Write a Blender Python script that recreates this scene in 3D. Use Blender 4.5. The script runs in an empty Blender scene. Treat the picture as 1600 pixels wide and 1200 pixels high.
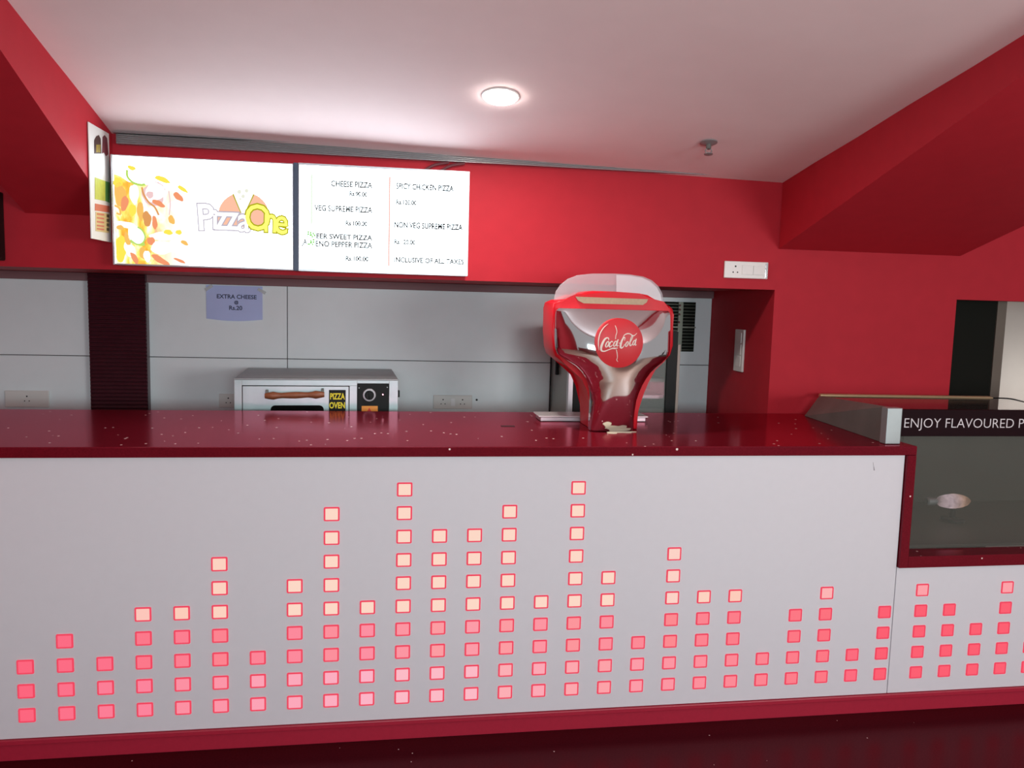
import bpy, bmesh, math, random
from mathutils import Vector, Matrix
random.seed(7)
S = bpy.context.scene
COL = S.collection
PI = math.pi

# ------------------------------------------------------------------ camera
F = 1250.0
CH = 1.5909
cr = Vector((0.98798, -0.15111, 0.02662)).normalized()
YAW, PITCH, ROLL = 0.15394227, -0.10230589, 0.0267698
cy_, sy_ = math.cos(YAW), math.sin(YAW)
fw = Vector((sy_*math.cos(PITCH), cy_*math.cos(PITCH), math.sin(PITCH)))
r0 = Vector((cy_, -sy_, 0)); u0 = r0.cross(fw)
rt = math.cos(ROLL)*r0 + math.sin(ROLL)*u0
up = -math.sin(ROLL)*r0 + math.cos(ROLL)*u0
CAM = Vector((0, 0, CH))
cd = bpy.data.cameras.new('camera'); cam = bpy.data.objects.new('camera', cd); COL.objects.link(cam)
M4 = Matrix.Identity(4)
for i in range(3):
    M4[i][0], M4[i][1], M4[i][2], M4[i][3] = rt[i], up[i], -fw[i], CAM[i]
cam.matrix_world = M4
cd.sensor_width = 36; cd.lens = F/1600*36; cd.clip_start = .05; cd.clip_end = 60
S.camera = cam

def at(x, y, Y=None, Z=None, X=None):
    """point of the plane Y (or Z, or X) that photo pixel (x, y) looks at"""
    d = fw + rt*((x-800)/F) - up*((y-600)/F)
    if Y is not None: t = Y/d.y
    elif Z is not None: t = (Z-CH)/d.z
    else: t = X/d.x
    return CAM + d*t

# ------------------------------------------------------------------ colour / materials
def lin(r, g, b):
    f = lambda c: (c/255/12.92) if c/255 <= .04045 else ((c/255+.055)/1.055)**2.4
    return (f(r), f(g), f(b))

def mat(name, col, rough=.5, metal=0., noise=0., nscale=40., bump=0., spec=.5, alpha=1., trans=0., coat=0.):
    m = bpy.data.materials.new(name); m.use_nodes = True
    nt = m.node_tree; b = nt.nodes['Principled BSDF']
    b.inputs['Base Color'].default_value = (*col, 1)
    b.inputs['Roughness'].default_value = rough
    b.inputs['Metallic'].default_value = metal
    b.inputs['Specular IOR Level'].default_value = spec
    b.inputs['Alpha'].default_value = alpha
    b.inputs['Transmission Weight'].default_value = trans
    b.inputs['Coat Weight'].default_value = coat
    if noise or bump:
        tc = nt.nodes.new('ShaderNodeTexCoord'); n = nt.nodes.new('ShaderNodeTexNoise')
        n.inputs['Scale'].default_value = nscale; n.inputs['Detail'].default_value = 4
        nt.links.new(tc.outputs['Object'], n.inputs['Vector'])
        if noise:
            mx = nt.nodes.new('ShaderNodeMix'); mx.data_type = 'RGBA'
            mx.inputs['A'].default_value = (*[c*(1-noise) for c in col], 1)
            mx.inputs['B'].default_value = (*[min(1, c*(1+noise)) for c in col], 1)
            nt.links.new(n.outputs['Fac'], mx.inputs['Factor'])
            nt.links.new(mx.outputs['Result'], b.inputs['Base Color'])
        if bump:
            bp = nt.nodes.new('ShaderNodeBump'); bp.inputs['Strength'].default_value = bump
            bp.inputs['Distance'].default_value = .002
            nt.links.new(n.outputs['Fac'], bp.inputs['Height'])
            nt.links.new(bp.outputs['Normal'], b.inputs['Normal'])
    return m

def emit(name, col, s=1.):
    m = bpy.data.materials.new(name); m.use_nodes = True
    nt = m.node_tree; nt.nodes.clear()
    e = nt.nodes.new('ShaderNodeEmission'); o = nt.nodes.new('ShaderNodeOutputMaterial')
    e.inputs['Color'].default_value = (*col, 1); e.inputs['Strength'].default_value = s
    nt.links.new(e.outputs[0], o.inputs[0])
    return m

def stone(name, base, rough, polish=None, spec=.5, scale=26., thr=.045, keep=.62):
    m = mat(name, base, rough, spec=spec)
    nt = m.node_tree; b = nt.nodes['Principled BSDF']
    tc = nt.nodes.new('ShaderNodeTexCoord')
    n = nt.nodes.new('ShaderNodeTexNoise'); n.inputs['Scale'].default_value = 180; n.inputs['Detail'].default_value = 3
    nt.links.new(tc.outputs['Object'], n.inputs['Vector'])
    mx = nt.nodes.new('ShaderNodeMix'); mx.data_type = 'RGBA'
    mx.inputs['A'].default_value = (*[c*.6 for c in base], 1); mx.inputs['B'].default_value = (*[c*1.4 for c in base], 1)
    nt.links.new(n.outputs['Fac'], mx.inputs['Factor'])
    last = mx.outputs['Result']
    v = nt.nodes.new('ShaderNodeTexVoronoi'); v.inputs['Scale'].default_value = scale
    nt.links.new(tc.outputs['Object'], v.inputs['Vector'])
    lt = nt.nodes.new('ShaderNodeMath'); lt.operation = 'LESS_THAN'; lt.inputs[1].default_value = thr
    nt.links.new(v.outputs['Distance'], lt.inputs[0])
    sp = nt.nodes.new('ShaderNodeSeparateColor'); nt.links.new(v.outputs['Color'], sp.inputs[0])
    gt = nt.nodes.new('ShaderNodeMath'); gt.operation = 'GREATER_THAN'; gt.inputs[1].default_value = keep
    nt.links.new(sp.outputs[0], gt.inputs[0])
    mu = nt.nodes.new('ShaderNodeMath'); mu.operation = 'MULTIPLY'
    nt.links.new(lt.outputs[0], mu.inputs[0]); nt.links.new(gt.outputs[0], mu.inputs[1])
    m2 = nt.nodes.new('ShaderNodeMix'); m2.data_type = 'RGBA'; m2.inputs['B'].default_value = (1, .85, .8, 1)
    nt.links.new(mu.outputs[0], m2.inputs['Factor']); nt.links.new(last, m2.inputs['A'])
    nt.links.new(m2.outputs['Result'], b.inputs['Base Color'])
    if polish:      # polished resin stone: reflections take on its red
        b.inputs['Specular IOR Level'].default_value = 0
        gl = nt.nodes.new('ShaderNodeBsdfGlossy'); gl.inputs['Color'].default_value = (*polish, 1); gl.inputs['Roughness'].default_value = rough
        fr = nt.nodes.new('ShaderNodeFresnel'); fr.inputs['IOR'].default_value = 1.5
        ms = nt.nodes.new('ShaderNodeMixShader'); out = nt.nodes['Material Output']
        nt.links.new(fr.outputs[0], ms.inputs[0]); nt.links.new(b.outputs[0], ms.inputs[1]); nt.links.new(gl.outputs[0], ms.inputs[2]); nt.links.new(ms.outputs[0], out.inputs[0])
    return m

RED = mat('red_paint', (.50, .021, .036), .6, spec=.18, noise=.08, nscale=14, bump=.05)
CEIL = mat('ceiling_paint', (.88, .715, .725), .8, noise=.03, nscale=9, bump=.05)
WHITE = mat('white_laminate', (.76, .765, .80), .35, noise=.02, nscale=30)
PANELW = mat('white_wall_panel', (.86, .935, .945), .42, noise=.03, nscale=12)
SEAM = mat('seam_dark', (.06, .055, .055), .8)
STONE = stone('red_quartz', (.15, .006, .014), .15, polish=(1., .36, .46), scale=42., thr=.19, keep=.93)
FLOORM = stone('floor_granite', (.045, .004, .008), .22, polish=(.55, .16, .18), scale=20, keep=.75)
SKIRT = mat('red_skirting', (.42, .018, .045), .4, noise=.1, nscale=60)
RIB = mat('maroon_ribs', (.055, .010, .017), .30, noise=.15, nscale=25)
ALU = mat('grey_aluminium', (.30, .30, .31), .38, metal=.7, noise=.1, nscale=50)
STEEL = mat('brushed_steel', (.42, .485, .485), .38, metal=.7, noise=.18, nscale=9, bump=.02)
STEELTOP = mat('dull_steel', (.36, .37, .375), .45, metal=.6, noise=.12, nscale=20)
STEELD = mat('dark_steel', (.16, .17, .155), .5, metal=.35, noise=.3, nscale=8)
CHROME = mat('polished_chrome', (.80, .80, .81), .07, metal=1.)
GLOSSRED = mat('gloss_red_plastic', (.60, .010, .020), .36, spec=.2)
BADGE = mat('badge_red', (.66, .008, .018), .42)
CREAM = mat('cream_print', (.92, .80, .70), .5)
BEIGE = mat('beige_label', (.40, .28, .17), .45, noise=.2, nscale=90)
BLACK = mat('black_plastic', (.010, .011, .011), .5, spec=.2)
BLACKM = mat('black_matt', (.008, .009, .006), .8, spec=.2)
WPLAST = mat('white_plastic', (.80, .79, .75), .3)
WOOD = mat('turned_wood', (.26, .085, .035), .4, noise=.35, nscale=60)
YELLOW = mat('yellow_print', (.85, .72, .02), .5)
ORANGE = mat('orange_sticker', (.80, .30, .04), .5)
PAPER = mat('blue_white_paper', (.54, .63, .98), .75, noise=.03, nscale=30)
INK = mat('dark_ink', (.05, .055, .13), .6)
TAPE = mat('clear_tape', (.75, .80, .80), .15, alpha=.55)
CLEAR = mat('clear_acrylic', (.58, .56, .60), .2, alpha=.42, spec=.25)
CLEARW = mat('white_film', (.74, .76, .80), .3, alpha=.5)
GLASS = mat('case_glass', (.20, .21, .18), .04, alpha=.22, spec=.3)
COOLG = mat('cooler_glass', (.36, .40, .38), .06, alpha=.35)
BAND = mat('dark_band', (.014, .004, .006), .6, spec=.08)
LETTER = mat('white_lettering', (.75, .72, .74), .5)
CASEIN = mat('case_lining', (.050, .046, .034), .5, noise=.25, nscale=6)
ROD = mat('brass_rod', (.62, .48, .28), .3, metal=.7)
PASS = mat('passage_wall_paint', (.62, .58, .54), .8, noise=.03, nscale=15)
JAMB = mat('jamb_grey_brown', (.17, .14, .11), .6)
FRAMEV = mat('silver_board_frame', (.62, .62, .66), .3, metal=.6)
GAPB = mat('blue_black_divider', (.05, .07, .12), .4)
SMEAR = mat('cream_sealant', (.72, .66, .48), .6)
MAUVE = mat('mauve_shade', (.24, .125, .135), .6)
DSTRIP = mat('dark_red_strip', (.04, .004, .008), .5)
CAB = mat('maroon_cable', (.16, .04, .05), .5)
COUNTERB = mat('back_counter_steel', (.40, .40, .40), .4, metal=.6)

# ------------------------------------------------------------------ mesh helpers
def base(o): 
    while o.parent: o = o.parent
    return o
def obj(name, bm, m, parent=None, smooth=False, local=False):
    """link a bmesh, given in world coordinates, as one mesh object"""
    if parent is not None and not local:
        bmesh.ops.translate(bm, verts=bm.verts, vec=-base(parent).location)
    bmesh.ops.recalc_face_normals(bm, faces=bm.faces)
    me = bpy.data.meshes.new(name); bm.to_mesh(me); bm.free()
    for mm in (m if isinstance(m, (list, tuple)) else [m]): me.materials.append(mm)
    if smooth:
        for p in me.polygons: p.use_smooth = True
        if smooth != 'all':
            try: me.set_sharp_from_angle(angle=math.radians(smooth if smooth is not True else 35))
            except Exception: pass
    o = bpy.data.objects.new(name, me); COL.objects.link(o)
    if parent is not None: o.parent = parent
    return o
def tag(o, label, cat, group=None):
    o['label'] = label; o['category'] = cat
    if group: o['group'] = group
    return o
def thing(name, label, cat, loc=(0, 0, 0), group=None, rz=0):
    o = bpy.data.objects.new(name, None); o.empty_display_size = .05
    COL.objects.link(o); o.location = loc; o.rotation_euler = (0, 0, rz)
    return tag(o, label, cat, group)
def struct(o):
    o['kind'] = 'structure'; return o

def B(): return bmesh.new()
def box(bm, a, b, bev=0., mi=0, seg=2):
    a = Vector(a); b = Vector(b)
    lo = Vector([min(a[i], b[i]) for i in range(3)]); hi = Vector([max(a[i], b[i]) for i in range(3)])
    t = bmesh.new()
    bmesh.ops.create_cube(t, size=1)
    for v in t.verts:
        v.co = Vector([(lo[i]+hi[i])/2 + v.co[i]*(hi[i]-lo[i]) for i in range(3)])
    if bev: bmesh.ops.bevel(t, geom=t.edges[:], offset=bev, segments=seg, affect='EDGES', profile=.5)
    join(bm, t, mi); return bm
def join(bm, t, mi=0):
    t.verts.index_update()
    vs = [bm.verts.new(v.co) for v in t.verts]
    for f in t.faces:
        try:
            nf = bm.faces.new([vs[v.index] for v in f.verts]); nf.material_index = mi
        except ValueError: pass
    t.free()
def hexa(bm, p, mi=0):
    """p: 8 points, bottom ring 0-3, top ring 4-7"""
    v = [bm.verts.new(q) for q in p]
    for f in ((0, 3, 2, 1), (4, 5, 6, 7), (0, 1, 5, 4), (1, 2, 6, 5), (2, 3, 7, 6), (3, 0, 4, 7)):
        nf = bm.faces.new([v[i] for i in f]); nf.material_index = mi
    return bm
def prism(bm, pts, vec, mi=0, bev=0.):
    t = bmesh.new()
    vec = Vector(vec)
    a = [t.verts.new(Vector(p)) for p in pts]; b = [t.verts.new(Vector(p)+vec) for p in pts]
    n = len(a)
    t.faces.new(a); t.faces.new(b[::-1])
    for i in range(n): t.faces.new((a[i], b[i], b[(i+1) % n], a[(i+1) % n]))
    if bev:
        ed = [e for e in t.edges if (e.verts[0] in a and e.verts[1] in a) or (e.verts[0] in b and e.verts[1] in b)]
        bmesh.ops.bevel(t, geom=ed, offset=bev, segments=3, affect='EDGES', profile=.5)
    join(bm, t, mi); return bm
def tube(bm, path, r, n=10, mi=0, cap=True):
    path = [Vector(p) for p in path]
    rr = r if isinstance(r, (list, tuple)) else [r]*len(path)
    rings = []
    for i, p in enumerate(path):
        d = (path[min(i+1, len(path)-1)] - path[max(i-1, 0)]).normalized()
        h = Vector((0, 0, 1)) if abs(d.z) < .9 else Vector((1, 0, 0))
        s = d.cross(h).normalized(); t = s.cross(d)
        rings.append([bm.verts.new(p + (s*math.cos(2*PI*k/n) + t*math.sin(2*PI*k/n))*rr[i]) for k in range(n)])
    for a, b in zip(rings, rings[1:]):
        for k in range(n):
            f = bm.faces.new((a[k], a[(k+1) % n], b[(k+1) % n], b[k])); f.material_index = mi
    if cap:
        for rg in (rings[0], rings[-1][::-1]):
            f = bm.faces.new(rg); f.material_index = mi
    return bm
def disc(bm, c, ax, r, h, n=24, mi=0):
    """solid of revolution: list of (radius, height along ax) in r / h"""
    ax = Vector(ax).normalized()
    tube(bm, [Vector(c)+ax*k for k in h], list(r), n, mi); return bm
def ribbon(bm, pts, w, nrm=(0, -1, 0), th=.0008, mi=0, surf=None):
    """flat raised stroke along pts, width w (number or list)"""
    pts = [Vector(p) for p in pts]; nrm = Vector(nrm)
    ww = w if isinstance(w, (list, tuple)) else [w]*len(pts)
    L = []
    for i, p in enumerate(pts):
        d = (pts[min(i+1, len(pts)-1)] - pts[max(i-1, 0)]).normalized()
        s = d.cross(nrm).normalized()*ww[i]/2
        q = []
        for sg in (1, -1):
            for k in (0, th):
                pp = p + s*sg
                if surf: pp = surf(pp)
                q.append(bm.verts.new(pp + nrm*k))
        L.append(q)
    for a, b in zip(L, L[1:]):
        for f in ((a[0], b[0], b[1], a[1]), (a[1], b[1], b[3], a[3]), (a[3], b[3], b[2], a[2]), (a[2], b[2], b[0], a[0])):
            nf = bm.faces.new(f); nf.material_index = mi
    for q in (L[0], L[-1]):
        nf = bm.faces.new((q[0], q[1], q[3], q[2])); nf.material_index = mi
    return bm
def smooth_path(pts, n=6):
    """Catmull-Rom through the points"""
    P = [Vector(p) for p in pts]; out = []
    for i in range(len(P)-1):
        a, b, c, d = P[max(i-1, 0)], P[i], P[i+1], P[min(i+2, len(P)-1)]
        for k in range(n):
            t = k/n
            out.append(.5*((2*b) + (c-a)*t + (2*a-5*b+4*c-d)*t*t + (3*b-a-3*c+d)*t**3))
    out.append(P[-1]); return out
def text_bm(bm, s, loc, size, off=0., ext=.0006, align='LEFT', sx=1., mi=0, rot=(PI/2, 0, 0), tilt=0., shear=0., space=1.):
    cu = bpy.data.curves.new('tmp', 'FONT'); cu.body = s; cu.size = size; cu.offset = off; cu.extrude = ext
    cu.align_x = align; cu.align_y = 'CENTER'; cu.resolution_u = 3; cu.shear = shear; cu.space_character = space
    o = bpy.data.objects.new('tmp', cu); COL.objects.link(o)
    dg = bpy.context.evaluated_depsgraph_get(); me = bpy.data.meshes.new_from_object(o.evaluated_get(dg))
    bpy.data.objects.remove(o); bpy.data.curves.remove(cu)
    from mathutils import Euler
    R = Matrix.Translation(Vector(loc)) @ Euler(rot).to_matrix().to_4x4() @ Matrix.Rotation(tilt, 4, 'Z') @ Matrix.Diagonal((sx, 1, 1, 1))
    me.transform(R)
    t = bmesh.new(); t.from_mesh(me); bpy.data.meshes.remove(me)
    join(bm, t, mi); return bm
def blob(bm, cx, cz, rx, rz, Y, th, n=20, wob=.15, mi=0, seed=0, a0=0, a1=2*PI, tilt=0):
    rnd = random.Random(seed); ph = [rnd.uniform(0, 6.28) for _ in range(3)]
    pts = []
    for k in range(n):
        a = a0 + (a1-a0)*k/n
        w = 1 + wob*(math.sin(2*a+ph[0])*.5 + math.sin(3*a+ph[1])*.4 + math.sin(5*a+ph[2])*.3)
        x, z = rx*math.cos(a)*w, rz*math.sin(a)*w
        pts.append((cx + x*math.cos(tilt)-z*math.sin(tilt), Y, cz + x*math.sin(tilt)+z*math.cos(tilt)))
    prism(bm, pts, (0, -th, 0), mi)

# ------------------------------------------------------------------ key dimensions
ZT = 1.08          # counter top
YF = 2.779         # white counter front
YB = 3.69          # back edge of counter top
YH = 3.66          # red header / right wall
YW = 4.418         # back wall
XN = 1.842         # niche side wall
def zc(x, Y):
    s = (x+1.157)/3.006
    return (1-s)*(2.253+.232*(3.637-Y)) + s*(2.211+.156*(3.528-Y))

# ------------------------------------------------------------------ setting
bm = B(); box(bm, (-5, 1.75, -.1), (6, 5.6, 0)); struct(obj('floor', bm, FLOORM))
bm = B(); box(bm, (-5, -4.5, -.1), (6, 1.749, 0)); struct(obj('floor_lobby', bm, mat('lobby_tile', (.42, .29, .23), .5, noise=.06, nscale=6)))
bm = B(); nx, ny = 12, 12; g = []
for j in range(ny+1):
    row = []
    for i in range(nx+1):
        x = -3.4 + 8.4*i/nx; Y = -4.0 + (3.70+4.0)*j/ny
        row.append((bm.verts.new((x, Y, zc(x, Y))), bm.verts.new((x, Y, zc(x, Y)+.08))))
    g.append(row)
for j in range(ny):
    for i in range(nx):
        for k in (0, 1): bm.faces.new((g[j][i][k], g[j][i+1][k], g[j+1][i+1][k], g[j+1][i][k]))
for i in range(nx):
    for j in (0, ny): bm.faces.new((g[j][i][0], g[j][i+1][0], g[j][i+1][1], g[j][i][1]))
for j in range(ny):
    for i in (0, nx): bm.faces.new((g[j][i][0], g[j+1][i][0], g[j+1][i][1], g[j][i][1]))
struct(obj('ceiling', bm, CEIL))

bm = B(); box(bm, (-3.5, -4.0, 0), (-3.4, 4.5, 4.6)); struct(obj('wall_left_block', bm, RED))  # unseen wall added to block ambient light from the left
bm = B(); box(bm, (-3.4, -4.5, 0), (6, -4.4, 1.25)); struct(obj('wall_lobby_reflected', bm, mat('lobby_maroon', (.30, .06, .06), .6)))  # low unseen wall added for the chrome to reflect, ambient light passes above
# red header over the staff side
bm = B(); box(bm, (-3.4, YH, 1.682), (XN-.0005, YW+.1, 2.60)); struct(obj('wall_header', bm, RED))
# right red wall with doorway
DX0, DZ = 2.818, 1.662
bm = B()
box(bm, (XN, YH+.001, 0), (DX0, YH+.14, 2.6)); box(bm, (DX0, YH+.002, DZ), (3.75, YH+.14, 2.6)); box(bm, (3.75, YH+.002, 0), (5.0, YH+.14, 2.6))
struct(obj('wall_right', bm, RED))
bm = B(); box(bm, (XN, YH+.139, 0), (XN+.10, YW+.1, 1.72)); struct(obj('wall_niche', bm, RED))
# back wall: white panels with dark seams
bm = B()
box(bm, (-3.4, YW+.012, 0), (XN, YW+.1, 1.70), mi=1)
sv = at(449, 500, Y=YW).x
xs = [-3.4, -1.376, sv, XN]; zs = [0, 1.254, 1.70]
for i in range(3):
    for j in range(2):
        g0 = .0022
        box(bm, (xs[i]+g0, YW, zs[j]+g0), (xs[i+1]-g0, YW+.012, zs[j+1]-g0))
struct(obj('wall_back', bm, [PANELW, SEAM]))
# added mauve strip standing for the header's underside and shadow along the back wall
bm = B(); box(bm, (-3.4, YW-.03, 1.640), (XN-.002, YW-.001, 1.6815), .004); struct(obj('header_shade_strip', bm, MAUVE))
# ribbed grey strip between ceiling and header
bm = B()
box(bm, (-1.13, YH-.034, 2.203), (1.845, YH-.001, 2.243))
for k in range(5):
    z = 2.205 + k*.0078
    tube(bm, [(-1.13, YH-.035, z+.003), (1.845, YH-.035, z+.003)], .0032, 8)
box(bm, (-1.14, YH-.05, 2.2445), (1.86, YH-.001, 2.2485), .001)
struct(obj('trim_2', bm, ALU))
# sloping red bulkheads on both sides
def wedge(name, x0, x1, z0, sl, Yend):
    bm = B()
    def zz(Y): return z0 + sl*(YH-Y)
    n = 8; Ys = [YH-.001 - (YH-Yend)*k/n for k in range(n+1)]
    lo = [[bm.verts.new((x, Y, zz(Y))) for Y in Ys] for x in (x0, x1)]
    hi = [[bm.verts.new((x, Y, max(zc(x, Y)+.03, zz(Y)+.03))) for Y in Ys] for x in (x0, x1)]
    for k in range(n):
        bm.faces.new((lo[0][k], lo[0][k+1], lo[1][k+1], lo[1][k])); bm.faces.new((hi[0][k], hi[0][k+1], hi[1][k+1], hi[1][k]))
        for s in (0, 1): bm.faces.new((lo[s][k], lo[s][k+1], hi[s][k+1], hi[s][k]))
    for k in (0, n): bm.faces.new((lo[0][k], lo[1][k], hi[1][k], hi[0][k]))
    return struct(obj(name, bm, RED))
wedge('wall_bulkhead_left', -1.503, -1.157, 1.905, .404, 1.62)
wedge('wall_bulkhead_right', 1.849, 2.816, 1.878, .288, 1.22)
# doorway and passage behind it
bm = B(); box(bm, (2.2, 4.75, 0), (5.0, 4.85, 2.6)); struct(obj('wall_passage', bm, PASS))
bm = B(); box(bm, (2.2, YH+.15, 1.80), (5.0, 4.74, 1.86)); struct(obj('ceiling_passage', bm, PASS))
bm = B(); box(bm, (2.45, 3.88, .003), (3.229, 3.92, 1.795), .002)
d = struct(obj('door_1', bm, BLACKM))
bm = B(); box(bm, (3.231, 3.875, .003), (3.286, 3.925, 1.795), .002); obj('frame', bm, JAMB, d)
# skirting below the counter front
bm = B(); box(bm, (-3.4, YF+.004, .001), (5.0, YF+.05, .079)); box(bm, (-3.4, YF-.008, .060), (5.0, YF+.004, .079), .003)
struct(obj('baseboard_front', bm, SKIRT))

# ------------------------------------------------------------------ counter
ct = thing('countertop', 'long dark red speckled stone countertop with a squared trim beside the glass case', 'countertop', (0, 3.2, ZT))
XE = 2.014
bm = B()
box(bm, (-3.4, 2.765, 1.044), (XE, YB-.035, ZT), .003)
obj('top_slab', bm, STONE, ct)
bm = B()
TX0, TZ0, TZ1 = 1.977, .597, .643
box(bm, (TX0, 2.765, TZ0), (XE, 2.84, 1.0435), .002)
box(bm, (XE, 2.765, TZ0), (5.0, 2.86, TZ1), .002)
obj('recess_trim', bm, STONE, ct)

XS = 1.976
def panel(name, label, x0, x1, z1):
    t = thing(name, label, 'counter panel', ((x0+x1)/2, YF, .08))
    bm = B(); box(bm, (x0, YF, .0805), (x1, YF+.03, z1), .0012); obj('board', bm, WHITE, t)
    return t
pl = panel('counter_front_panel', 'long white counter front filled with columns of glowing squares under the stone top', -3.4, XS-.002, 1.0435)
pr = panel('counter_front_panel', 'short white counter front below the glass display case, with five columns of glowing squares', XS+.001, 5.0, .5965)
bm = B(); a = at(1364, 722, Y=YF); b = at(1366, 735, Y=YF)
ribbon(bm, [a, (a+b)/2, b], [.001, .0016, .004], th=.0004); obj('scuff_mark', bm, mat('scuff', (.25, .24, .25), .7), pl)

# lit square tiles: one mesh, copied
def tile_bm(w=.0270, h=.0252, iw=.0214, ih=.0199, d=.0035):
    bm = B()
    def ring(w, h, y, r, n=4):
        o = []
        for sx, sz, a0 in ((1, 1, 0), (-1, 1, PI/2), (-1, -1, PI), (1, -1, 3*PI/2)):
            for k in range(n+1):
                a = a0 + PI/2*k/n
                o.append(bm.verts.new((sx*(w-r)+r*math.cos(a), y, sz*(h-r)+r*math.sin(a))))
        return o
    A = ring(w, h, -.0002, .005); Bq = ring(w-.001, h-.001, -d, .0045); C = ring(iw, ih, -d+.0012, .002)
    n = len(A)
    for p, q, m_ in ((A, Bq, 1), (Bq, C, 1)):
        for k in range(n):
            f = bm.faces.new((p[k], p[(k+1) % n], q[(k+1) % n], q[k])); f.material_index = m_
    f = bm.faces.new(C); f.material_index = 0
    f = bm.faces.new(A[::-1]); f.material_index = 1
    return bm
RIMC = emit('tile_rim', lin(250, 92, 112), 1.0)
RIMS = emit('tile_rim_deep', lin(240, 70, 95), 1.0)
TC = {}
def tmat(c):
    if c not in TC: TC[c] = emit('lit_tile_%d_%d_%d' % c, lin(*c), 1.0)
    return TC[c]
NROW = [3, 4, 3, 5, 5, 7, 3, 6, 9, 5, 10, 8, 8, 9, 5, 10, 6, 3, 7, 5, 5, 2, 4, 5, 2, 4, 5, 4, 3, 5, 4]
SC = 2.7789
def lerp(a, b, t): return tuple(int(round((a[i]+(b[i]-a[i])*t)/6)*6) for i in range(3))
def tcol(c, r):
    ctr = max(0., 1-abs(c-13)/13.)**.7
    if c >= 27: ctr = 0.
    if r >= 4: return lerp((255, 160, 165), (255, 214, 196), min(1, ctr*1.5))
    if r >= 2: return lerp((255, 92, 118), (255, 160, 170), ctr*.95) if c <= 13 else lerp((255, 98, 112), (255, 160, 168), ctr*.95)
    return lerp((255, 82, 112), (255, 186, 200), min(1, ctr*1.15)) if c <= 13 else lerp((255, 96, 114), (255, 180, 186), min(1, ctr*1.0))
proto = None
for c, n in enumerate(NROW, 1):
    x = (-.47373 + .045035*c + (.011219 if c > 26 else 0))*SC
    root = pl if c <= 26 else pr
    bar = bpy.data.objects.new('light_bar', None); COL.objects.link(bar); bar.parent = root
    bar.empty_display_size = .02
    bar.location = Vector((x, YF, .1623)) - root.location
    for r in range(n):
        if proto is None:
            o = proto = obj('light_tile', tile_bm(), [tmat((252, 96, 120)), RIMC]); 
        else:
            o = proto.copy(); COL.objects.link(o)
        o.parent = bar; o.location = (0, 0, r*.08484)
        o.material_slots[0].link = 'OBJECT'; o.material_slots[0].material = tmat(tcol(c, r))
        if c < 4 or c > 26:
            o.material_slots[1].link = 'OBJECT'; o.material_slots[1].material = RIMS

# ------------------------------------------------------------------ glass display case set into the counter
dc = thing('display_case', 'glass popcorn display case with steel side set into the right end of the counter', 'display case', (2.6, 3.2, TZ1+.0005))
bm = B()
p = [Vector((1.918, 2.845, ZT+.001)), Vector((1.935, 2.845, ZT+.001)), Vector((2.005, 3.57, ZT+.001)), Vector((1.988, 3.57, ZT+.001)),
     Vector((1.918, 2.845, 1.222)), Vector((1.935, 2.845, 1.222)), Vector((2.075, 3.57, 1.178)), Vector((2.058, 3.57, 1.178))]
hexa(bm, p); obj('side_panel', bm, STEELD, dc)
bm = B(); box(bm, (1.905, 2.805, ZT+.001), (1.968, 2.845, 1.222), .003); obj('corner_post', bm, STEEL, dc)
bm = B(); box(bm, (XE+.0015, 2.855, TZ1+.001), (5.0, 2.861, 1.107)); box(bm, (1.969, 2.855, ZT+.001), (XE+.0015, 2.861, 1.107))
obj('front_glass', bm, GLASS, dc)
bm = B(); box(bm, (1.969, 2.832, 1.1072), (5.0, 2.850, 1.213), .002); obj('header_band', bm, BAND, dc)
xa = at(1413, 662, Y=2.832).x; xb = at(1584, 662, Y=2.832).x; zb = (at(1413, 662, Y=2.832).z+at(1584, 662, Y=2.832).z)/2
def extent(t):
    q = B(); text_bm(q, t, (0, 0, 0), .0545, off=-.0006); v = [p.co.x for p in q.verts]; q.free(); return min(v), max(v)
e0, e1 = extent('ENJOY FLAVOURED'); kx = (xb-xa)/(e1-e0)
for wd, pre in (('ENJOY', ''), ('FLAVOURED', 'ENJOY '), ('POPCORN', 'ENJOY FLAVOURED ')):
    bm = B(); text_bm(bm, wd, (0, 2.8315, zb), .0545, off=-.0006, ext=.0004)
    m0 = extent(wd)[0]; st = extent(pre+wd)[1]-extent(wd)[1]-e0+m0
    for v in bm.verts: v.co.x = xa + (st + v.co.x - m0)*kx
    obj('lettering', bm, LETTER, dc)
bm = B()
box(bm, (XE+.002, 2.87, TZ1+.0005), (5.0, 3.56, TZ1+.012)); box(bm, (XE+.002, 3.55, TZ1+.012), (5.0, 3.565, 1.09)); box(bm, (XE+.002, 2.87, TZ1+.012), (XE+.010, 3.55, 1.04))
obj('lining', bm, CASEIN, dc)
bm = B(); box(bm, (XE+.012, 2.95, .86), (5.0, 2.957, .866)); 
bm.free()
bm = B(); hexa(bm, [Vector((1.985, 2.852, 1.207)), Vector((5, 2.852, 1.207)), Vector((5, 3.565, 1.165)), Vector((2.078, 3.565, 1.165)),
                    Vector((1.985, 2.852, 1.211)), Vector((5, 2.852, 1.211)), Vector((5, 3.565, 1.169)), Vector((2.078, 3.565, 1.169))])
obj('top_glass', bm, mat('top_glass', (.6, .6, .6), .05, alpha=.06), dc)
bm = B(); pe = at(1551, 622, Y=3.575)
tube(bm, [(2.062, 3.575, 1.180), (pe.x-.02, 3.575, pe.z), (pe.x, 3.575, pe.z)], [.010, .010, .004], 12)
obj('rear_rail', bm, ROD, dc, smooth=True)
bm = B(); tube(bm, smooth_path([(pe.x, 3.575, pe.z), (pe.x+.10, 3.575, pe.z-.003), (pe.x+.22, 3.575, pe.z-.024), (pe.x+.5, 3.575, pe.z-.05)]), .0035, 8)
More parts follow.
